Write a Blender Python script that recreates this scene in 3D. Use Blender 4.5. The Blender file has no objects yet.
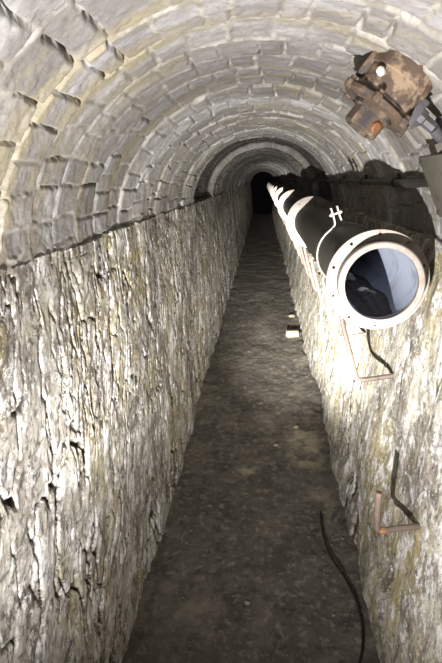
import bpy, bmesh, math, random
import numpy as np
from mathutils import Vector, Matrix
random.seed(7)
C = bpy.context.scene.collection
PI = math.pi

# ------------------------------------------------------------------ tunnel section (metres; Y runs along the tunnel)
FLOOR_HW, WALL_HW, SPRING, RISE = .455, .600, 1.44, .55
EYE = 1.65

# ------------------------------------------------------------------ numpy noise
def _hash(ix, iy, seed):
    h = (ix.astype(np.int64) * 374761393 + iy.astype(np.int64) * 668265263 + seed * 1442695041) & 0xffffffff
    h = ((h ^ (h >> 13)) * 1274126177) & 0xffffffff
    h = h ^ (h >> 16)
    return (h & 0xffffff) / float(0xffffff)

def vn(x, y, seed=0):
    ix, iy = np.floor(x), np.floor(y)
    fx, fy = x - ix, y - iy
    ux = fx * fx * fx * (fx * (fx * 6 - 15) + 10)
    uy = fy * fy * fy * (fy * (fy * 6 - 15) + 10)
    a, b = _hash(ix, iy, seed), _hash(ix + 1, iy, seed)
    c, d = _hash(ix, iy + 1, seed), _hash(ix + 1, iy + 1, seed)
    return (a + (b - a) * ux) * (1 - uy) + (c + (d - c) * ux) * uy

def fbm(x, y, o=4, seed=0, gain=.5):
    s, a, t = 0, 1, 0
    for i in range(o):
        s = s + a * (vn(x + 17.3 * i, y - 9.1 * i, seed + i * 31) - .5) * 2
        t += a; a *= gain; x = x * 2.03; y = y * 2.03
    return s / t

def sstep(a, b, x):
    t = np.clip((x - a) / (b - a), 0, 1)
    return t * t * (3 - 2 * t)

# ------------------------------------------------------------------ mesh helpers
def tag(o, label=None, cat=None, group=None, kind=None):
    if label: o['label'] = label
    if cat: o['category'] = cat
    if group: o['group'] = group
    if kind: o['kind'] = kind
    return o

def thing(name, label, cat, loc=(0, 0, 0), group=None):
    o = bpy.data.objects.new(name, None); C.objects.link(o)
    o.empty_display_size = .05; o.location = loc
    return tag(o, label, cat, group)

def obj(name, bm, mat, parent=None, smooth=35):
    me = bpy.data.meshes.new(name)
    bmesh.ops.recalc_face_normals(bm, faces=bm.faces[:])
    bm.to_mesh(me); bm.free()
    for p in me.polygons: p.use_smooth = True
    try: me.set_sharp_from_angle(angle=math.radians(smooth))
    except Exception: pass
    me.materials.append(mat)
    o = bpy.data.objects.new(name, me); C.objects.link(o)
    if parent is not None: o.parent = parent
    return o

def copy_tree(o, parent=None, loc=None):
    c = o.copy(); C.objects.link(c)
    if parent is not None: c.parent = parent
    if loc is not None: c.location = loc
    for ch in list(o.children): copy_tree(ch, c)
    return c

def frame(d):
    d = Vector(d).normalized()
    u = d.cross(Vector((0, 0, 1)) if abs(d.z) < .9 else Vector((0, 1, 0))).normalized()
    return d, u, d.cross(u).normalized()

def add_tube(bm, pts, r, n=10, cap=True, jitter=0):
    pts = [Vector(p) for p in pts]
    rings = []; u = None
    for i, p in enumerate(pts):
        d = (pts[min(i + 1, len(pts) - 1)] - pts[max(i - 1, 0)]).normalized()
        if u is None: u = frame(d)[1]
        else: u = (u - d * u.dot(d)).normalized()
        w = d.cross(u)
        rr = (r[i] if isinstance(r, (list, tuple)) else r) * (1 + random.uniform(-jitter, jitter))
        rings.append([bm.verts.new(p + (u * math.cos(2 * PI * k / n) + w * math.sin(2 * PI * k / n)) * rr) for k in range(n)])
    for a, b in zip(rings, rings[1:]):
        for k in range(n): bm.faces.new((a[k], a[(k + 1) % n], b[(k + 1) % n], b[k]))
    if cap:
        bm.faces.new(rings[0]); bm.faces.new(rings[-1])
    return bm

def bend(pts, rad=.03, n=6):
    """round off the corners of a polyline"""
    pts = [Vector(p) for p in pts]; out = [pts[0]]
    for a, b, c in zip(pts, pts[1:], pts[2:]):
        d1, d2 = (a - b), (c - b)
        l = min(rad, d1.length * .48, d2.length * .48)
        p, q = b + d1.normalized() * l, b + d2.normalized() * l
        for i in range(n + 1):
            t = i / n
            out.append(p * (1 - t) ** 2 + b * 2 * t * (1 - t) + q * t * t)
    out.append(pts[-1]); return out

def smooth_path(pts, sub=6):
    P = [Vector(p) for p in pts]; P = [P[0] * 2 - P[1]] + P + [P[-1] * 2 - P[-2]]; out = []
    for i in range(1, len(P) - 2):
        for k in range(sub):
            t = k / sub
            out.append(.5 * ((2 * P[i]) + (P[i + 1] - P[i - 1]) * t + (2 * P[i - 1] - 5 * P[i] + 4 * P[i + 1] - P[i + 2]) * t * t
                             + (3 * P[i] - P[i - 1] - 3 * P[i + 1] + P[i + 2]) * t ** 3))
    out.append(P[-2]); return out

def add_lathe(bm, prof, origin, axis, n=48, close=False):
    """prof: list of (r, h) revolved about axis through origin"""
    d, u, w = frame(axis); o = Vector(origin); rings = []
    for r, h in prof:
        if r < 1e-6: rings.append([bm.verts.new(o + d * h)])
        else: rings.append([bm.verts.new(o + d * h + (u * math.cos(2 * PI * k / n) + w * math.sin(2 * PI * k / n)) * r) for k in range(n)])
    pairs = list(zip(rings, rings[1:])) + ([(rings[-1], rings[0])] if close else [])
    for a, b in pairs:
        for k in range(n):
            k2 = (k + 1) % n
            if len(a) == 1: bm.faces.new((a[0], b[k2], b[k]))
            elif len(b) == 1: bm.faces.new((a[k], a[k2], b[0]))
            else: bm.faces.new((a[k], a[k2], b[k2], b[k]))
    return bm

def add_box(bm, c, half, axes=None, bev=0.0):
    ax = axes or (Vector((1, 0, 0)), Vector((0, 1, 0)), Vector((0, 0, 1)))
    c = Vector(c); v = []
    for i in (-1, 1):
        for j in (-1, 1):
            for k in (-1, 1):
                v.append(bm.verts.new(c + ax[0] * half[0] * i + ax[1] * half[1] * j + ax[2] * half[2] * k))
    F = []
    for f in ((0, 1, 3, 2), (4, 6, 7, 5), (0, 4, 5, 1), (2, 3, 7, 6), (0, 2, 6, 4), (1, 5, 7, 3)):
        F.append(bm.faces.new([v[i] for i in f]))
    if bev:
        bmesh.ops.recalc_face_normals(bm, faces=F)
        bmesh.ops.bevel(bm, geom=list({e for f in F for e in f.edges}), offset=bev, segments=2, affect='EDGES', profile=.6)
    return bm

def grid_object(name, P, attrs, mat, flip):
    """P: (rows, cols, 3)"""
    nr, nc = P.shape[:2]
    me = bpy.data.meshes.new(name)
    nv = nr * nc
    me.vertices.add(nv); me.vertices.foreach_set('co', P.reshape(-1).astype(np.float32))
    idx = np.arange(nv).reshape(nr, nc)
    a, b, c, d = idx[:-1, :-1], idx[:-1, 1:], idx[1:, 1:], idx[1:, :-1]
    q = np.stack((a, d, c, b) if flip else (a, b, c, d), -1).reshape(-1, 4)
    nf = len(q)
    me.loops.add(nf * 4); me.loops.foreach_set('vertex_index', q.reshape(-1).astype(np.int32))
    me.polygons.add(nf)
    me.polygons.foreach_set('loop_start', (np.arange(nf) * 4).astype(np.int32))
    me.polygons.foreach_set('use_smooth', np.ones(nf, dtype=bool))
    me.update(calc_edges=True); me.validate()
    for k, (typ, arr) in attrs.items():
        at = me.attributes.new(k, typ, 'POINT')
        at.data.foreach_set('vector' if typ == 'FLOAT_VECTOR' else 'value', np.ascontiguousarray(arr, dtype=np.float32).reshape(-1))
    me.materials.append(mat)
    o = bpy.data.objects.new(name, me); C.objects.link(o)
    return o

# ------------------------------------------------------------------ material helpers
class NT:
    def __init__(self, name):
        self.m = bpy.data.materials.new(name); self.m.use_nodes = True
        self.t = self.m.node_tree; self.b = self.t.nodes['Principled BSDF']
        self.b.inputs['Specular IOR Level'].default_value = .3
    def n(self, typ, **kw):
        x = self.t.nodes.new(typ)
        for k, v in kw.items(): setattr(x, k, v)
        return x
    def l(self, a, b): self.t.links.new(a, b)
    def attr(self, name, out='Fac'):
        x = self.n('ShaderNodeAttribute'); x.attribute_name = name; return x.outputs[out]
    def coord(self, scale=(1, 1, 1), src=None, loc=(0, 0, 0)):
        mp = self.n('ShaderNodeMapping'); mp.inputs['Scale'].default_value = scale; mp.inputs['Location'].default_value = loc
        if src is None: src = self.n('ShaderNodeTexCoord').outputs['Object']
        self.l(src, mp.inputs['Vector']); return mp.outputs['Vector']
    def noise(self, vec, scale, detail=4, rough=.55, dist=0):
        x = self.n('ShaderNodeTexNoise'); x.inputs['Scale'].default_value = scale; x.inputs['Detail'].default_value = detail
        x.inputs['Roughness'].default_value = rough; x.inputs['Distortion'].default_value = dist
        self.l(vec, x.inputs['Vector']); return x.outputs['Fac']
    def ramp(self, fac, a, b, lo=0., hi=1.):
        x = self.n('ShaderNodeMapRange'); x.interpolation_type = 'SMOOTHSTEP'
        x.inputs['From Min'].default_value = a; x.inputs['From Max'].default_value = b
        x.inputs['To Min'].default_value = lo; x.inputs['To Max'].default_value = hi
        self.l(fac, x.inputs['Value']); return x.outputs['Result']
    def mix(self, fac, a, b, mode='MIX'):
        x = self.n('ShaderNodeMix'); x.data_type = 'RGBA'; x.blend_type = mode
        for s, v in ((0, fac), (6, a), (7, b)):
            if isinstance(v, (tuple, list)): x.inputs[s].default_value = (*v, 1)
            elif isinstance(v, (int, float)): x.inputs[s].default_value = v
            else: self.l(v, x.inputs[s])
        return x.outputs[2]
    def math(self, op, a, b):
        x = self.n('ShaderNodeMath', operation=op)
        for i, v in enumerate((a, b)):
            if isinstance(v, (int, float)): x.inputs[i].default_value = v
            else: self.l(v, x.inputs[i])
        return x.outputs[0]
    def bump(self, h, strength=.5, dist=.01):
        x = self.n('ShaderNodeBump'); x.inputs['Strength'].default_value = strength; x.inputs['Distance'].default_value = dist
        self.l(h, x.inputs['Height']); self.l(x.outputs['Normal'], self.b.inputs['Normal'])
    def done(self, col, rough=.85, metal=0):
        col = self.mix(1.0, col, (.62, .61, .60), 'MULTIPLY')          # every colour lowered evenly, so less bounce light fills the shadows
        if isinstance(col, (tuple, list)): self.b.inputs['Base Color'].default_value = (*col, 1)
        else: self.l(col, self.b.inputs['Base Color'])
        if isinstance(rough, (int, float)): self.b.inputs['Roughness'].default_value = rough
        else: self.l(rough, self.b.inputs['Roughness'])
        self.b.inputs['Metallic'].default_value = metal
        return self.m

def wall_material(name, yellow, dark, base=(.50, .475, .42)):
    k = NT(name); v = k.attr('suv', 'Vector')
    st = k.coord((1, .75, 1), v)                      # suv = (along, up, side): stains run downwards
    c = k.mix(k.ramp(k.noise(st, 3.4, 8, .74, .5), .45, .58), base, (.215, .19, .165))
    c = k.mix(k.ramp(k.noise(k.coord((1, .6, 1), v, (4, 2, 0)), 2.6, 8, .74), .44, .66, 0, yellow), c, (.42, .35, .15))
    c = k.mix(k.ramp(k.noise(k.coord((1, .75, 1), v, (9, 1, 0)), 10, 9, .8, .3), .50, .57, 0, .92), c, (.80, .79, .78))
    c = k.mix(k.ramp(k.noise(k.coord((1, .6, 1), v, (3, 5, 0)), 2.2, 8, .76, .5), .52, .63, 0, dark * .85), c, (.115, .10, .08))
    c = k.mix(k.ramp(k.noise(k.coord((1, .75, 1), v, (2, 7, 0)), 8, 9, .83, .8), .53, .59, 0, dark), c, (.07, .058, .042))
    c = k.mix(k.ramp(k.noise(k.coord((1, .85, 1), v, (6, 3, 0)), 46, 5, .75, .5), .53, .63, 0, dark), c, (.075, .063, .046))
    c = k.mix(k.ramp(k.noise(k.coord((1, .85, 1), v, (1, 13, 0)), 56, 5, .75, .5), .55, .65, 0, .85), c, (.86, .85, .83))
    c = k.mix(k.ramp(k.attr('crack'), .05, .55, 0, .95), c, (.03, .026, .02))
    k.bump(k.noise(k.coord((1, .8, 1), v), 55, 7, .75), .7, .007)
    return k.done(c, .82)

def vault_material():
    k = NT('vault_blocks'); v = k.attr('suv', 'Vector')
    c = k.mix(k.attr('tint'), (.235, .222, .215), (.385, .368, .355))
    c = k.mix(k.ramp(k.noise(v, 7, 5, .6), .42, .64, 0, .6), c, (.20, .187, .168))
    c = k.mix(k.ramp(k.noise(k.coord((2.2, .5, 1), v, (3, 1, 0)), 2.6, 5, .6), .49, .66, 0, .75), c, (.36, .31, .19))
    c = k.mix(k.ramp(k.noise(k.coord((3, .4, 1), v, (8, 1, 0)), 2.2, 5, .6), .54, .66, 0, .6), c, (.47, .47, .49))
    c = k.mix(k.math('MULTIPLY', k.attr('mortar'), .9), c, k.mix(k.ramp(k.noise(v, 16, 4, .6), .4, .62), (.50, .48, .43), (.24, .215, .175)))
    c = k.mix(k.ramp(k.noise(v, 60, 4, .65), .52, .72, 0, .5), c, (.14, .125, .105))
    c = k.mix(k.math('MULTIPLY', k.attr('lime'), k.ramp(k.noise(k.coord((1, .6, 1), v, (11, 2, 0)), 14, 6, .7), .38, .60, .1, 1.0)), c, (.60, .595, .59))
    c = k.mix(k.ramp(k.noise(k.coord((1, 1, 1), v, (1, 3, 0)), 45, 6, .75), .54, .68, 0, .7), c, (.17, .155, .135))
    c = k.mix(k.math('MULTIPLY', k.attr('recess_shade'), .85), c, (.075, .068, .058))
    k.bump(k.noise(v, 80, 7, .72), .5, .006)
    return k.done(c, .8)

def floor_material():
    k = NT('trodden_floor'); v = k.attr('suv', 'Vector')
    c = k.mix(k.ramp(k.noise(v, 4, 6, .6), .35, .65), (.075, .066, .055), (.130, .116, .096))
    c = k.mix(k.ramp(k.noise(k.coord((1, 1, 1), v, (5, 3, 0)), 24, 5, .7), .50, .66, 0, .8), c, (.25, .225, .185))
    c = k.mix(k.ramp(k.noise(k.coord((1, 1, 1), v, (25, 13, 0)), 9, 8, .8, .4), .50, .62, 0, .75), c, (.045, .038, .031))
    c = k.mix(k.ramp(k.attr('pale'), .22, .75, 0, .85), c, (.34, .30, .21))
    c = k.mix(k.ramp(k.noise(v, 75, 2, .5), .72, .80, 0, .6), c, (.42, .38, .30))
    c = k.mix(k.ramp(k.noise(k.coord((1, 1, 1), v, (15, 3, 0)), 2.2, 7, .7), .5, .68, 0, .6), c, (.27, .245, .205))
    k.bump(k.noise(v, 60, 5, .7), .6, .008)
    return k.done(c, k.ramp(k.noise(v, 6, 4), .3, .7, .55, .9))

def paint(name, base, spot, amt=.5, scale=30, rough=.55, metal=0, lo=.5, hi=.68, spot2=None):
    k = NT(name); v = k.coord()
    c = k.mix(k.ramp(k.noise(v, scale, 5, .65), lo, hi, 0, amt), base, spot)
    if spot2: c = k.mix(k.ramp(k.noise(k.coord(loc=(3, 5, 7)), scale * .55, 5, .65), .48, .62, 0, .9), c, spot2)
    k.bump(k.noise(v, scale * 5, 4, .6), .25, .002)
    return k.done(c, rough, metal)

M = dict(
    wall_l=wall_material('rough_wall_render', .75, .85),
    wall_r=wall_material('streaked_wall_render', .9, .72, (.54, .51, .42)),
    vault=vault_material(), floor=floor_material(),
    flange=paint('flaking_cream_paint', (.27, .236, .21), (.16, .09, .058), .65, 22),
    strap=paint('white_painted_steel', (.42, .40, .37), (.24, .19, .15), .5, 40),
    rod=paint('pinkish_painted_rod', (.115, .086, .072), (.055, .036, .028), .7, 45),
    barrel=paint('sooty_pipe_steel', (.050, .046, .036), (.10, .088, .062), .6, 18, .6),
    bore=paint('dull_zinc_lining', (.36, .40, .50), (.22, .235, .28), .7, 14, .45, .1),
    dark=paint('dark_iron', (.035, .032, .028), (.075, .058, .04), .7, 40),
    rubber=paint('black_rubber', (.007, .0065, .0065), (.018, .016, .014), .5, 40, .6),
    rust=paint('rusted_cast_iron', (.11, .075, .05), (.24, .18, .12), .8, 26, .7, .1, .48, .64, (.05, .045, .048)),
    tan=paint('peeling_tan_paint', (.29, .21, .14), (.085, .055, .042), .9, 30, .65, 0, .42, .56, (.055, .043, .043)),
    orange=paint('bright_rust', (.22, .09, .035), (.11, .07, .045), .8, 40),
    brownrust=paint('brown_rust', (.105, .075, .06), (.17, .10, .065), .8, 60, .8),
    lead=paint('lead_grey_paint', (.085, .08, .09), (.045, .038, .034), .8, 35, .55),
    box=paint('olive_grey_paint', (.125, .115, .092), (.075, .065, .05), .8, 25, .6),
    stone=paint('pale_stone', (.27, .235, .165), (.13, .11, .08), .8, 25, .85),
    rag=paint('grey_rubble', (.25, .25, .26), (.10, .10, .10), .8, 35, .8),
    silt=paint('dark_silt', (.05, .045, .045), (.11, .10, .10), .8, 40, .9),
    white=paint('chipped_white', (.66, .66, .62), (.4, .36, .3), .5, 60),
)

# ------------------------------------------------------------------ the shell
def yrows(y0, y1, rate):
    r = [-2.5, -1.8, -1.2, -.7, -.3, 0, .25, .45]
    y = y0
    while y < y1: r.append(y); y += max(rate * y, .003)
    return np.array(r + [y1])

YEND = 26
ys = yrows(.6, YEND, .0042)

def wall(side, name, mat, seed):
    zs = np.concatenate([np.linspace(-.06, SPRING, 265), [SPRING + .004, SPRING + .012]])
    Y, Z = np.meshgrid(ys, zs, indexing='ij')
    hw = FLOOR_HW + (WALL_HW - FLOOR_HW) * np.clip(Z, 0, SPRING) / SPRING
    wx = fbm(Y * 3, Z * 2, 3, seed + 5) * .08; wz = fbm(Y * 3 + 9, Z * 2, 3, seed + 6) * .10
    y2, z2 = Y + wx, Z + wz
    d = fbm(Y * 1.3, Z * 1.1, 3, seed) * .022
    lean = np.zeros_like(Y)
    if side < 0:
        lean = -.42 * (z2 - .35 * np.clip(z2 - .8, 0, 9))
        d += fbm((y2 + lean) * 7, z2 * 5.6, 5, seed + 11, .58) * .0105
        r1 = 1 - np.abs(fbm((y2 + lean) * 6.5, z2 * 2.8, 4, seed + 21))
        r2 = 1 - np.abs(fbm((y2 + lean * 1.2) * 13, z2 * 4.2, 3, seed + 31))
        gate = sstep(-.25, .25, fbm(Y * 2.1, Z * 1.6, 2, seed + 41))
        ck = sstep(.955, .995, r1) * gate + .75 * sstep(.955, .995, r2) * (1 - gate * .5)
        d += -.026 * sstep(.94, 1, r1) * gate - .012 * sstep(.95, 1, r2)
        d += fbm((y2 + lean) * 28, z2 * 20, 4, seed + 51, .7) * .0042
    else:
        d += fbm(y2 * 6, z2 * 3.2, 5, seed + 11, .55) * .011
        r1 = 1 - np.abs(fbm(y2 * 8, z2 * 1.5, 3, seed + 21))
        gate = sstep(0, .35, fbm(Y * 2.3, Z * 2.0, 2, seed + 41))
        ck = sstep(.965, .995, r1) * gate
        d += -.010 * sstep(.93, 1, r1) * gate
        d += fbm(Y * 32, Z * 20, 4, seed + 51, .65) * .0045
        d += -.02 * sstep(.45, .1, Z) * sstep(.0, .6, fbm(Y * 3, Z * 3, 3, seed + 61) + .3)
    d += .004
    # ragged top edge tucking back under the vault
    top = Z > SPRING + .001
    d = np.where(top, d * .6, d)
    Zt = np.where(Z > SPRING - .03, Z + fbm(Y * 14, Y * 0 + 3.3, 3, seed + 71) * .016, Z)
    X = side * (hw - d)
    X[:, -1] = side * (WALL_HW + .07)
    P = np.stack([X, Y, Zt], -1)
    suv = np.stack([Y + lean, Z, np.full_like(Y, side * 3.)], -1)
    tag(grid_object(name, P, {'suv': ('FLOAT_VECTOR', suv), 'crack': ('FLOAT', np.clip(ck, 0, 1))}, mat, side > 0),
        kind='structure')

wall(-1, 'wall_left', M['wall_l'], 100)
wall(1, 'wall_right', M['wall_r'], 300)

def vault():
    NA = 400
    th = np.linspace(-.02, PI + .02, NA)
    arc = .59
    Y, T = np.meshgrid(ys, th, indexing='ij')
    A = T * arc
    rng = np.random.RandomState(5)
    yb = [-3.]
    while yb[-1] < YEND + 1: yb.append(yb[-1] + rng.uniform(.15, .25))
    yb = np.array(yb)
    Yw = Y + fbm(Y * 5, A * 5, 3, 900) * .013 + fbm(Y * 1.2, A * 1.8, 2, 910) * .022
    Aw = A + fbm(Y * 6, A * 6, 3, 920) * .012
    k = np.clip(np.searchsorted(yb, Yw) - 1, 0, len(yb) - 2)
    y0, y1 = yb[k], yb[k + 1]
    nb = rng.randint(15, 23, len(yb)); off = rng.uniform(0, 1, len(yb))
    L = PI * arc / nb[k]
    q = Aw / L + off[k]
    qi = np.floor(q)
    jit = lambda i: (_hash(i, k, 77) - .5) * .36
    qa, qb = qi + jit(qi), qi + 1 + jit(qi + 1)
    low, high = q < qa, q > qb
    cell = np.where(low, qi - 1, np.where(high, qi + 1, qi))
    e0 = cell + jit(cell); e1 = cell + 1 + jit(cell + 1)
    da = np.minimum(q - e0, e1 - q) * L
    dy = np.minimum(Yw - y0, y1 - Yw)
    dj = np.minimum(da, dy) + fbm(Y * 45, A * 45, 2, 930) * .0035
    hgt = (_hash(cell, k, 3) - .5)
    tint = np.clip(_hash(cell, k, 9) * .8 + .1, 0, 1)
    tx, ty = _hash(cell, k, 15) - .5, _hash(cell, k, 16) - .5
    mort = 1 - sstep(.0035, .0085, dj)
    body = sstep(.002, .010, dj)
    d = body * (hgt * .008 + tx * .07 * (q - (e0 + e1) / 2) * L + ty * .05 * (Yw - (y0 + y1) / 2))
    d += body * fbm(Y * 26, A * 26, 5, 940, .65) * .005
    gap = sstep(.10, .35, fbm(Y * 5.5, A * 5.5, 3, 950))               # joints that lost their mortar
    prou = sstep(.1, .4, fbm(Y * 6, A * 4, 3, 960))                   # joints where it was squeezed out
    d += (1 - body) * (-.006 - .020 * gap * (1 - sstep(.0, .007, dj)) + .009 * prou)
    mort = mort * (1 - .85 * gap)
    ringoff = (rng.uniform(-1, 1, len(yb)) * np.where(yb > 6.3, .016, .005))
    d += ringoff[k]
    d += fbm(Y * 1.1, A * 1.3, 3, 970) * .014
    # the set-back length of vault and the narrower one beyond it
    d += -.045 * sstep(4.62, 4.66, Yw) * (1 - sstep(6.3, 6.36, Yw)) + .012 * sstep(6.3, 6.36, Yw) + .012 * sstep(4.0, 4.05, Yw) * (1 - sstep(4.62, 4.66, Yw))
    lime = np.clip((rng.uniform(-.35, .7, len(yb)) - np.where(yb < 2.2, .2, 0))[k] + fbm(Y * 9, A * 2.2, 4, 985) * 1.0, 0, 1)       # limewash left in rings
    recess_shade = sstep(4.6, 4.7, Yw) * (1 - sstep(6.2, 6.36, Yw)) * np.clip(.9 + fbm(Y * 5, A * 4, 3, 990) * .6, 0, 1)  # shade of the set-back length, painted into its stone colour
    cx, sx = np.cos(T), np.sin(T)
    nx, nz = cx / WALL_HW, sx / RISE
    nl = np.sqrt(nx * nx + nz * nz)
    X = (WALL_HW + .012) * cx - nx / nl * d
    Zz = SPRING + (RISE + .012) * sx - nz / nl * d
    P = np.stack([X, Y, Zz], -1)
    suv = np.stack([Y, A, np.zeros_like(Y)], -1)
    tag(grid_object('ceiling', P, {'suv': ('FLOAT_VECTOR', suv), 'mortar': ('FLOAT', mort), 'tint': ('FLOAT', tint), 'lime': ('FLOAT', lime), 'recess_shade': ('FLOAT', recess_shade)}, M['vault'], False),
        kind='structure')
vault()

def floor():
    xs = np.linspace(-.53, .53, 150)
    Y, X = np.meshgrid(ys, xs, indexing='ij')
    z = fbm(X * 5, Y * 4, 4, 500) * .010 + fbm(X * 28, Y * 28, 3, 510, .6) * .0045
    edge = sstep(.30, .50, np.abs(X))
    z += edge * (.012 + .028 * np.clip(fbm(X * 9, Y * 5, 4, 520) + .25, 0, 1))
    def blob(x, y, rx, ry): return np.exp(-((X - x) / rx) ** 2 - ((Y - y) / ry) ** 2)
    nz = fbm(X * 14, Y * 10, 4, 530, .6)
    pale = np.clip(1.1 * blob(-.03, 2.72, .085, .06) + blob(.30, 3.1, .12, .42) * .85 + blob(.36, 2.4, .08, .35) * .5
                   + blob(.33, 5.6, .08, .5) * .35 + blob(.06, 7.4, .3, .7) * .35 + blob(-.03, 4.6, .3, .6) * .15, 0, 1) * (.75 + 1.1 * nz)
    P = np.stack([X, Y, z], -1)
    suv = np.stack([Y, X, np.full_like(X, 7.)], -1)
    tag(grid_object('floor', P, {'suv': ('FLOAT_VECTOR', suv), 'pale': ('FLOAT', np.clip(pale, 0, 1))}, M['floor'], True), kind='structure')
floor()

# ------------------------------------------------------------------ the pipe: flanged lengths
PX, PZ, RO, RB, RF = .378, 1.333, .131, .117, .164
RC = .192                       # the thicker collars where two lengths are bolted together
joints = [1.70, 4.10, 6.55, 9.0, 11.45, 13.9, 16.4, 19.6, 24.5]

def flange_bm(y, t, holes, RF=RC):
    bm = bmesh.new(); ed = []
    def ring(r, n, cx=0, cz=0):
        v = [bm.verts.new((cx + r * math.cos(2 * PI * i / n), 0, cz + r * math.sin(2 * PI * i / n))) for i in range(n)]
        for i in range(n): ed.append(bm.edges.new((v[i], v[(i + 1) % n])))
    ring(RF, 72); ring(RO + .0005, 72)
    if holes:
        for i in range(10):
            a = 2 * PI * (i + .55) / 10
            ring(.0058, 10, .149 * math.cos(a), .149 * math.sin(a))
    bmesh.ops.triangle_fill(bm, use_beauty=True, edges=ed)
    r = bmesh.ops.extrude_face_region(bm, geom=bm.faces[:])
    for v in r['geom']:
        if isinstance(v, bmesh.types.BMVert): v.co.y += t
    bmesh.ops.translate(bm, verts=bm.verts[:], vec=(0, y, 0))
    return bm

def barrel_bm(L, spigot):
    bm = bmesh.new(); s = spigot
    n = max(2, int(L / .15))
    outer = [(RO, -s + .004)] + [(RO, -s + .01 + (L + s - .02) * i / n) for i in range(n + 1)] + [(RO, L - .001)]
    prof = [(RB + .003, -s), (RO - .004, -s)] + outer + [(RB, L - .001)]
    add_lathe(bm, prof, (0, 0, 0), (0, 1, 0), 72)
    return bm

names = ['nearest length of dark pipe, its open cream-rimmed mouth facing us',
         'second dark pipe length, behind the one with the open mouth',
         'third dark pipe length from the open mouth, deep in the tunnel',
         'fourth dark pipe length from the open mouth, far down the tunnel',
         'fifth dark pipe length from the open mouth, small in the distance',
         'sixth dark pipe length from the open mouth, near the dark tunnel end',
         'seventh dark pipe length, near the dark end and small as a fingertip',
         'last dark pipe length, farthest of all, almost lost at the dark tunnel end']
for i, (a, b) in enumerate(zip(joints, joints[1:])):
    L = b - a - .001
    t = thing('pipe_length', names[i], 'pipe', (PX, a, PZ), 'flanged pipe lengths along the right wall')
    s = .058 if i == 0 else 0
    obj('barrel', barrel_bm(L, s), M['barrel'], t)
    bm = bmesh.new()
    n = 10
    add_lathe(bm, [(RB - .0015, -s + .0005)] + [(RB - .0015, -s + (L + s) * k / n - .001) for k in range(1, n + 1)] + [(RB - .0002, L - .002)]
              + [(RB - .0002, -s + .0005)], (0, 0, 0), (0, 1, 0), 72, True)
    tag(obj('lining', bm, M['bore'], t), 'blue-grey metal lining of the pipe')
    f = obj('flange', flange_bm(0, .02, i == 0, RF if i == 0 else RC), M['flange'], t)
    tag(f, 'cream flange ring with bolt holes' if i == 0 else 'cream flange ring')
    tag(obj('flange', flange_bm(L - .02, .02, False), M['flange'], t), 'cream flange ring')
    if i == 0:                                       # the rolled rim round the mouth
        bm = bmesh.new()
        add_lathe(bm, [(RB - .003, -s - .004), (RB + .004, -s - .009), (RO - .002, -s - .009), (RO + .002, -s - .005), (RO + .002, -s + .014), (RB - .003, -s + .014)],
                  (0, 0, 0), (0, 1, 0), 72, True)
        tag(obj('rim', bm, M['flange'], t), 'pale raised rim round the open mouth')
    if i and i < 5:
        for k in range(10):
            an = 2 * PI * (k + .55) / 10
            bm = bmesh.new()
            p = Vector((.166 * math.cos(an), 0, .166 * math.sin(an)))
            add_lathe(bm, [(0, -.034), (.009, -.034), (.010, -.030), (.010, -.0205), (0, -.0205)], p, (0, 1, 0), 6)
            obj('bolt', bm, M['flange'], t)

# dark silt lying along the bottom of the pipe
bm = bmesh.new(); rows = []
for iy in range(60):
    y = 1.68 + iy * .035
    h = .020 + .005 * math.sin(y * 7.1) + .004 * math.sin(y * 17 + 1)
    rr = RB - .0035; row = []
    for ix in range(15):
        u = -1 + ix / 7
        zt = -rr + min(h, (iy + .5) * .006) * (1 + .22 * math.sin(ix * 1.7 + y * 9)) * max(0., 1 - abs(u) ** 3)
        wx = math.sqrt(max(0, rr * rr - (rr - h) ** 2)) * u
        row.append(bm.verts.new((PX + wx, y, PZ + max(zt, -math.sqrt(rr * rr - wx * wx)))))
    rows.append(row)
for a, b in zip(rows, rows[1:]):
    for k in range(14): bm.faces.new((a[k], a[k + 1], b[k + 1], b[k]))
tag(obj('silt', bm, M['silt'], None, 60), 'dark silt lying along the bottom inside the open pipe', 'silt', None, 'stuff')

# rubble lying in the mouth of the pipe
def rock_bm(r, sq=(1, 1, 1), seed=1, sub=2, amp=.25):
    rnd = random.Random(seed); bm = bmesh.new()
    bmesh.ops.create_icosphere(bm, subdivisions=sub, radius=r)
    ph = [Vector((rnd.uniform(-1, 1), rnd.uniform(-1, 1), rnd.uniform(-1, 1))).normalized() for _ in range(7)]
    cut = [rnd.uniform(.55, .9) for _ in ph]
    for v in bm.verts:
        n = v.co.normalized(); s = 1.
        for p, c in zip(ph, cut):
            dd = n.dot(p)
            if dd > c: s = min(s, c / dd)
        s *= 1 + rnd.uniform(-amp, amp) * .12
        v.co = Vector((n.x * sq[0], n.y * sq[1], n.z * sq[2])) * r * s
    return bm
def bore_floor(x): return PZ - math.sqrt((RB - .003) ** 2 - (x - PX) ** 2)
for j, (x, y, r, sq, lab) in enumerate([
        (.385, 1.98, .016, (1.7, 1.0, .8), 'pale grey lump of rubble catching the light inside the pipe mouth'),
        (.375, 2.2, .030, (1.0, 1.4, .8), 'darker grey lump lying deeper in the pipe, left of the pale one'),
        (.405, 1.93, .017, (1.6, 1.0, .7), 'small flat grey chip at right of the pale lump inside the pipe')]):
    o = obj('rubble', rock_bm(r, sq, 40 + j), M['white'] if j == 0 else M['rag'], None, 20)
    o.location = (x, y, PZ - RB + .020 + r * sq[2] * .6)
    tag(o, lab, 'rubble', 'rubble inside the pipe')

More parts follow.
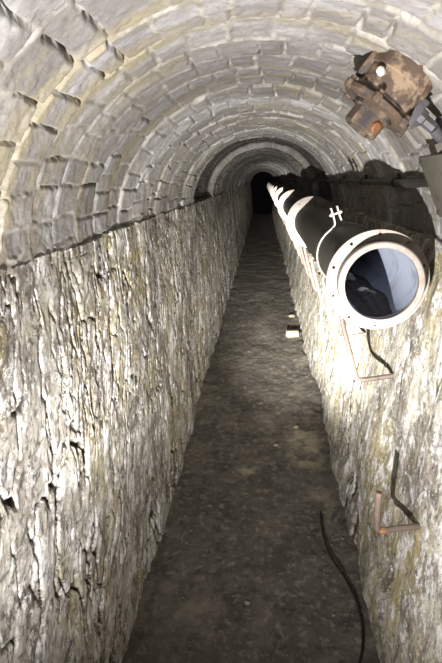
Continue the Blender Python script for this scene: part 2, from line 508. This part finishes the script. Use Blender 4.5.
# ------------------------------------------------------------------ strap clamp round the pipe
t = clamp = thing('pipe_clamp', 'pale steel strap clamped round the dark pipe just behind its mouth', 'clamp', (PX, 2.32, PZ))
r0, r1 = RO + .0008, RO + .0058; hwid = .015
bm = bmesh.new()
a0 = math.radians(84); a1 = math.radians(96) 
sec = []
N = 72
for i in range(N + 1):
    a = a1 + (2 * PI - (a1 - a0)) * i / N
    sec.append([bm.verts.new((math.cos(a) * r, y, math.sin(a) * r)) for r, y in ((r0, -hwid), (r1, -hwid), (r1, hwid), (r0, hwid))])
for p, q in zip(sec, sec[1:]):
    for k in range(4): bm.faces.new((p[k], p[(k + 1) % 4], q[(k + 1) % 4], q[k]))
bm.faces.new(sec[0]); bm.faces.new(sec[-1])
obj('band', bm, M['strap'], t)
for sgn in (-1, 1):
    bm = bmesh.new()
    pts = bend([(sgn * .034, 0, r1 - .006), (sgn * .016, 0, r1 + .004), (sgn * .0125, 0, r1 + .035), (sgn * .0135, 0, r1 + .078)], .015, 4)
    s = []
    for i, p in enumerate(pts):
        d = (pts[min(i + 1, len(pts) - 1)] - pts[max(0, i - 1)]).normalized(); nn = Vector((d.z, 0, -d.x))
        s.append([bm.verts.new(p + nn * .0026 * u + Vector((0, hwid * w, 0))) for u, w in ((-1, -1), (1, -1), (1, 1), (-1, 1))])
    for p, q in zip(s, s[1:]):
        for k in range(4): bm.faces.new((p[k], p[(k + 1) % 4], q[(k + 1) % 4], q[k]))
    bm.faces.new(s[0]); bm.faces.new(s[-1])
    obj('lug', bm, M['strap'], t)
bm = bmesh.new()
add_tube(bm, [(-.028, 0, r1 + .048), (.028, 0, r1 + .048)], .0045, 8)
for sgn in (-1, 1):
    add_lathe(bm, [(0, 0), (.0085, 0), (.0085, .007), (0, .007)], (sgn * .0155, 0, r1 + .048), (sgn, 0, 0), 6)
obj('bolt', bm, M['strap'], t)

clamp.rotation_euler = (0, -math.radians(20), 0)

# ------------------------------------------------------------------ bent iron brackets that carry the pipe
def wall_x(z): return FLOOR_HW + (WALL_HW - FLOOR_HW) * z / SPRING
RR = .0100
rung_z = PZ - RO - RR - .0005
def make_bracket():
    t = thing('pipe_bracket', 'x', 'bracket', (0, 0, 0), 'bent iron brackets under the pipe')
    bm = bmesh.new()
    add_tube(bm, bend([(wall_x(.9) + .04, 0, .908), (.396, 0, .872), (.328, 0, 1.09), (.300, 0, rung_z), (.40, 0, rung_z), (wall_x(1.2) + .05, 0, rung_z)], .028, 5), RR, 10, True, .04)
    obj('hook_rod', bm, M['rod'], t)
    for z in (.903, rung_z):                             # mortar plugs where the iron enters the wall
        bm = bmesh.new()
        add_lathe(bm, [(.006, -.012), (.020, -.006), (.023, .03), (.006, .03)], (wall_x(z), 0, z), (1, 0, 0), 9, True)
        obj('wall_fixing', bm, M['stone'], t)
    return t
br_y = [1.985, 2.57, 3.20, 3.75, 4.38, 4.95, 5.5, 6.1, 6.95, 7.6, 8.3, 9.5, 10.2, 10.9]
words = ['nearest pink-grey bent bracket, its hook hanging below the open pipe mouth',
         'second bent bracket from the pipe mouth, just left of the cream flange',
         'third bent bracket from the pipe mouth, beyond the strap clamp',
         'fourth bent bracket from the mouth, last before the second pipe flange',
         'fifth bent bracket from the mouth, first beyond the second pipe flange',
         'sixth bent bracket from the mouth, second one beyond the second flange',
         'seventh bent bracket from the mouth, third one beyond the second flange',
         'eighth bent bracket from the mouth, last before the third flange',
         'ninth bent bracket from the mouth, first beyond the third flange',
         'tenth bent bracket from the mouth, second one beyond the third flange',
         'eleventh bent bracket from the mouth, last before the fourth flange',
         'twelfth bent bracket from the mouth, first beyond the fourth flange',
         'thirteenth bent bracket from the mouth, second one beyond the fourth flange',
         'farthest bent bracket, tiny, third one beyond the fourth flange']
b0 = make_bracket()
for i, (y, w) in enumerate(zip(br_y, words)):
    o = b0 if i == 0 else copy_tree(b0)
    o.location = (0, y, 0); o['label'] = w
    if i: o.rotation_euler = (0, 0, random.uniform(-.03, .03) * .3)

# the lone rusty bracket lower down
t = thing('wall_hook', 'short rusty bent hook with an orange corner sticking out low on the right wall', 'hook', (0, 1.435, 0))
bm = bmesh.new()
add_tube(bm, bend([(.56, 0, .612), (.47, 0, .600), (.384, 0, .580), (.380, 0, .64), (.379, 0, .722)], .022, 6), .0100, 10, True, .09)
obj('hook_rod', bm, M['brownrust'], t)
bm = bmesh.new()
add_tube(bm, [(.391, 0, .5825), (.400, 0, .5845), (.412, 0, .587)], [.0112, .0120, .0110], 10, True, .05)
tag(obj('rust_scale', bm, M['orange'], t), 'bright orange rust crust')

# ------------------------------------------------------------------ conduit along the vault, junction box, light fitting
def vault_pt(z, off):
    s = (z - SPRING) / RISE; c = math.sqrt(1 - s * s)
    n = Vector((c / WALL_HW, 0, s / RISE)).normalized()
    return Vector((WALL_HW * c, 0, z)) - n * off, n
CP, CN = vault_pt(1.645, .022)
t = thing('conduit', 'thin dark conduit running level along the vault above the pipe', 'conduit', (0, 0, 0))
bm = bmesh.new()
yy = [1.645]
while yy[-1] < 24.5: yy.append(yy[-1] + .05 + yy[-1] * .012)
add_tube(bm, [CP + Vector((random.uniform(-.002, .002), y, random.uniform(-.0025, .0025))) for y in yy], .0145, 12, True, .05)
obj('tube', bm, M['dark'], t)
for y in (2.25, 2.95, 3.75, 4.65, 5.7, 7.2, 8.7, 10.2, 11.7, 13.2):
    bm = bmesh.new()
    add_lathe(bm, [(.0155, -.011), (.0195, -.011), (.0195, .011), (.0155, .011)], CP + Vector((0, y, 0)), (0, 1, 0), 20, True)
    ax = (CN, Vector((0, 1, 0)), CN.cross(Vector((0, 1, 0))))
    add_box(bm, CP + Vector((0, y, 0)) + CN * .021, (.006, .011, .030), ax, .002)
    obj('saddle_clip', bm, M['dark'], t)

BP, BN = vault_pt(1.655, 0)
tan = Vector((-BN.z, 0, BN.x))          # up and inwards along the vault
t = thing('junction_box', 'olive-grey iron junction box at the right edge where the conduit ends', 'junction box', BP + Vector((0, 1.51, 0)))
ax = (-BN, Vector((0, 1, 0)), tan)
bm = bmesh.new(); add_box(bm, -BN * .022, (.036, .125, .088), ax, .008); obj('body', bm, M['box'], t)
bm = bmesh.new(); add_box(bm, -BN * .064, (.006, .131, .094), ax, .004); obj('lid', bm, M['box'], t)
for i in (-1, 1):
    for j in (-1, 1):
        bm = bmesh.new()
        add_lathe(bm, [(0, .006), (.006, .006), (.0075, .003), (.0075, 0), (0, 0)], -BN * .0695 + Vector((0, .113 * i, 0)) + tan * .077 * j, -BN, 8)
        obj('screw', bm, M['dark'], t)
bm = bmesh.new(); add_lathe(bm, [(.0155, 0), (.026, 0), (.026, .028), (.021, .034), (.0155, .034)], CP - BP + Vector((0, .1255, 0)), (0, 1, 0), 6, True)
obj('conduit_gland', bm, M['box'], t)
bm = bmesh.new(); add_lathe(bm, [(0, 0), (.033, 0), (.033, .03), (.026, .034), (.026, .06), (0, .06)], -BN * .030 + tan * .0885 + Vector((0, -.03, 0)), tan, 6)
obj('top_gland', bm, M['box'], t)

# light fitting: cast drum fixed square to the vault
LY = 1.44
s_dir = Vector((.60, 0, .80)).normalized()      # from the tunnel axis out to the vault
ctr = Vector((0, LY, 1.45))
def out(d): return ctr + s_dir * d
axl, ul, wl = s_dir, Vector((0, 1, 0)), Vector((0, 1, 0)).cross(s_dir)
t = thing('light_fitting', 'rusted cast-iron light fitting without its glass bolted to the vault', 'light fitting', out(.54))
O = lambda d: s_dir * (d - .56)
bm = bmesh.new()
add_lathe(bm, [(0, .10), (.078, .10), (.082, .06), (.082, .0), (.077, -.004), (.077, -.052), (.084, -.060), (.084, -.068), (0, -.068)], O(.56), s_dir, 40)
obj('drum', bm, M['tan'], t)
bm = bmesh.new()
add_lathe(bm, [(.070, -.068), (.093, -.068), (.096, -.071), (.096, -.079), (.092, -.082), (.056, -.084)], O(.56), s_dir, 40, True)
fl = obj('flange_ring', bm, M['rust'], t)
for k in range(6):
    a = 2 * PI * (k + .2) / 6
    p = O(.56 - .077) + (ul * math.cos(a) + wl * math.sin(a)) * .095
    bm = bmesh.new()
    add_lathe(bm, [(0, -.010), (.009, -.010), (.011, -.006), (.011, .010), (.007, .012), (.007, .020), (0, .020)], p, s_dir, 8)
    obj('lug', bm, M['rust'], t)
bm = bmesh.new()
add_lathe(bm, [(.054, -.082), (.054, -.092), (.047, -.096), (.047, -.135), (.043, -.140), (.034, -.140), (.032, -.120), (0, -.120)], O(.56), s_dir, 8)
nk = obj('lamp_neck', bm, M['rust'], t, 25)
bm = bmesh.new()
add_lathe(bm, [(0, -.004), (.015, -.004), (.015, .005), (.011, .008), (0, .008)], O(.56 - .117) + (ul * -.80 + wl * .6).normalized() * .0435, ul * -.80 + wl * .6, 9)
tag(obj('plug', bm, M['orange'], t), 'orange rusty plug')
for sg, mt in ((1, 'rust'),):
    bm = bmesh.new()
    add_box(bm, O(.56 + .002) + wl * -.082, (.046, .022, .010), (s_dir, ul, wl), .004)
    obj('rib', bm, M['rust'], t)
bm = bmesh.new()
add_lathe(bm, [(0, 0), (.010, 0), (.010, .012), (.006, .016), (0, .016)], O(.56 - .022) + (ul * -.06 + wl * -.045).normalized() * .0765, (ul * -.06 + wl * -.045), 10)
tag(obj('bolt_head', bm, M['white'], t), 'chipped white bolt head')
# outlet lug and gland at the lower side
bm = bmesh.new()
add_box(bm, O(.56 - .028) + wl * .084, (.034, .030, .012), (s_dir, ul, wl), .005)
tag(obj('outlet_pad', bm, M['lead'], t), 'purple-grey outlet pad')
bm = bmesh.new()
add_lathe(bm, [(.0, 0), (.021, 0), (.021, .016), (.015, .020), (.015, .050), (0, .050)], O(.56 - .026) + wl * .0965, wl, 8)
tag(obj('outlet_gland', bm, M['lead'], t), 'purple-grey outlet gland')

# short conduit from the fitting down to the junction box
pa = out(.54 - .026) + wl * .147
pb = BP + Vector((0, 1.48, 0)) - BN * .030 + tan * .150
bm = bmesh.new()
add_tube(bm, smooth_path([pa, pa + wl * .035 + Vector((0, .02, 0)), pb + tan * .02, pb - tan * .0015], 6), .0135, 12)
tag(obj('conduit_elbow', bm, M['lead'], None), 'short grey conduit joining the rusted light fitting to the junction box', 'conduit')

# ------------------------------------------------------------------ cable and stones on the floor
cab = [(.331, 2.33), (.326, 2.25), (.322, 2.149), (.338, 2.005), (.370, 1.902), (.395, 1.806), (.410, 1.723), (.412, 1.63), (.402, 1.549), (.378, 1.464), (.327, 1.359), (.26, 1.24), (.2, 1.1), (.16, .9)]
zc = [.010, .018, .022, .023, .028, .032, .034, .034, .032, .028, .022, .018, .014, .014]
bm = bmesh.new()
add_tube(bm, smooth_path([(x, y, z) for (x, y), z in zip(cab, zc)], 8), .0050, 10, True, .2)
tag(obj('cable', bm, M['rubber'], None), 'black cable snaking along the foot of the right wall', 'cable')

rnd_s = random.Random(11)
for j, (x, y, r, sq, lab) in enumerate([
        (.355, 5.47, .070, (1.0, .7, .55), 'pale square stone on the floor against the right wall'),
        (.385, 6.25, .050, (1.2, .8, .5), 'small pale stone behind the square stone on the floor'),
        (.262, 3.28, .020, (1, 1, .7), 'little cream pebble near the right wall on the pale dusty patch'),
        (-.025, 1.71, .012, (1, 1, .8), 'tiny cream pebble alone on the near floor'),
        (.12, 3.02, .015, (1.2, .8, .7), 'tiny pale pebble in the middle of the floor')]):
    if j == 0:
        bm = bmesh.new(); add_box(bm, (0, 0, 0), (r, r * .62, r * .5), None, .012)
        for v in bm.verts: v.co += Vector((rnd_s.uniform(-1, 1), rnd_s.uniform(-1, 1), rnd_s.uniform(-1, 1))) * .004
    else: bm = rock_bm(r, sq, 70 + j)
    o = obj('stone', bm, M['stone'], None, 20)
    o.location = (x, y, r * sq[2] * .72 + (.01 if abs(x) > .3 else 0)); o.rotation_euler = (0, 0, j * .9)
    tag(o, lab, 'stone', 'stones on the floor')

# grit scattered over the floor: beyond counting
rnd = random.Random(3); bm = bmesh.new()
for i in range(420):
    y = .9 + 7.5 * rnd.random() ** 1.6
    side = rnd.random()
    x = rnd.uniform(-.42, .42) if side < .45 else (rnd.choice((-1, 1)) * rnd.uniform(.30, .44))
    r = rnd.uniform(.0015, .0042) * (1.7 if rnd.random() < .08 else 1)
    g = bmesh.ops.create_icosphere(bm, subdivisions=1, radius=r, matrix=Matrix.Translation((x, y, .006 + (abs(x) > .3) * .010)) @ Matrix.Rotation(rnd.uniform(0, 6), 4, 'Z') @ Matrix.Diagonal((1.3, 1, .7, 1)))
tag(obj('grit', bm, M['stone'], None, 20), 'loose pale grit scattered over the dark floor', 'grit', None, 'stuff')

# ------------------------------------------------------------------ light: a hand torch low on the left of the viewer
def spot(name, loc, aim, w, ang, blend, col, size):
    l = bpy.data.lights.new(name, 'SPOT'); l.energy = w; l.spot_size = math.radians(ang); l.spot_blend = blend
    l.color = col; l.shadow_soft_size = size
    o = bpy.data.objects.new(name, l); C.objects.link(o); o.location = loc
    o.rotation_euler = (Vector(aim) - Vector(loc)).to_track_quat('-Z', 'Y').to_euler()
    return o
TORCH = (-.20, .02, .93)
spot('torch_spill', TORCH, (.40, 2.5, 1.75), 290, 112, 1, (1, .98, .97), .014)
spot('torch_beam', TORCH, (.26, 5, 1.25), 950, 48, 1, (1, .98, .94), .014)
spot('torch_hot_centre', TORCH, (.36, 5, .60), 7500, 24, 1, (1, .98, .91), .014)
spot('torch_hot_core', TORCH, (.08, 7, 1.05), 15000, 10, 1, (1, .98, .91), .014)
spot('camera_flash', (.03, -.02, EYE + .05), (0, 4, 1.2), 4, 120, 1, (1, .97, .95), .03)

w = bpy.data.worlds.new('World'); bpy.context.scene.world = w; w.use_nodes = True
w.node_tree.nodes['Background'].inputs[0].default_value = (.001, .001, .001, 1)
w.node_tree.nodes['Background'].inputs[1].default_value = 1

# ------------------------------------------------------------------ camera
f = 520.
th = math.atan((331.5 - 179) / f); ps = math.atan((263 - 221) / f * math.cos(th))
F = Vector((-math.sin(ps) * math.cos(th), math.cos(ps) * math.cos(th), -math.sin(th)))
cam = bpy.data.cameras.new('camera'); cam.sensor_fit = 'VERTICAL'; cam.sensor_height = 36; cam.lens = 36 * f / 663
cam.clip_start = .02; cam.clip_end = 100
co = bpy.data.objects.new('camera', cam); C.objects.link(co); co.location = (0, 0, EYE)
co.rotation_euler = F.to_track_quat('-Z', 'Y').to_euler()
sc = bpy.context.scene; sc.camera = co
sc.view_settings.view_transform = 'Standard'; sc.view_settings.look = 'None'
sc.view_settings.gamma = 1; sc.view_settings.use_curve_mapping = False
sc.view_settings.exposure = 0.72
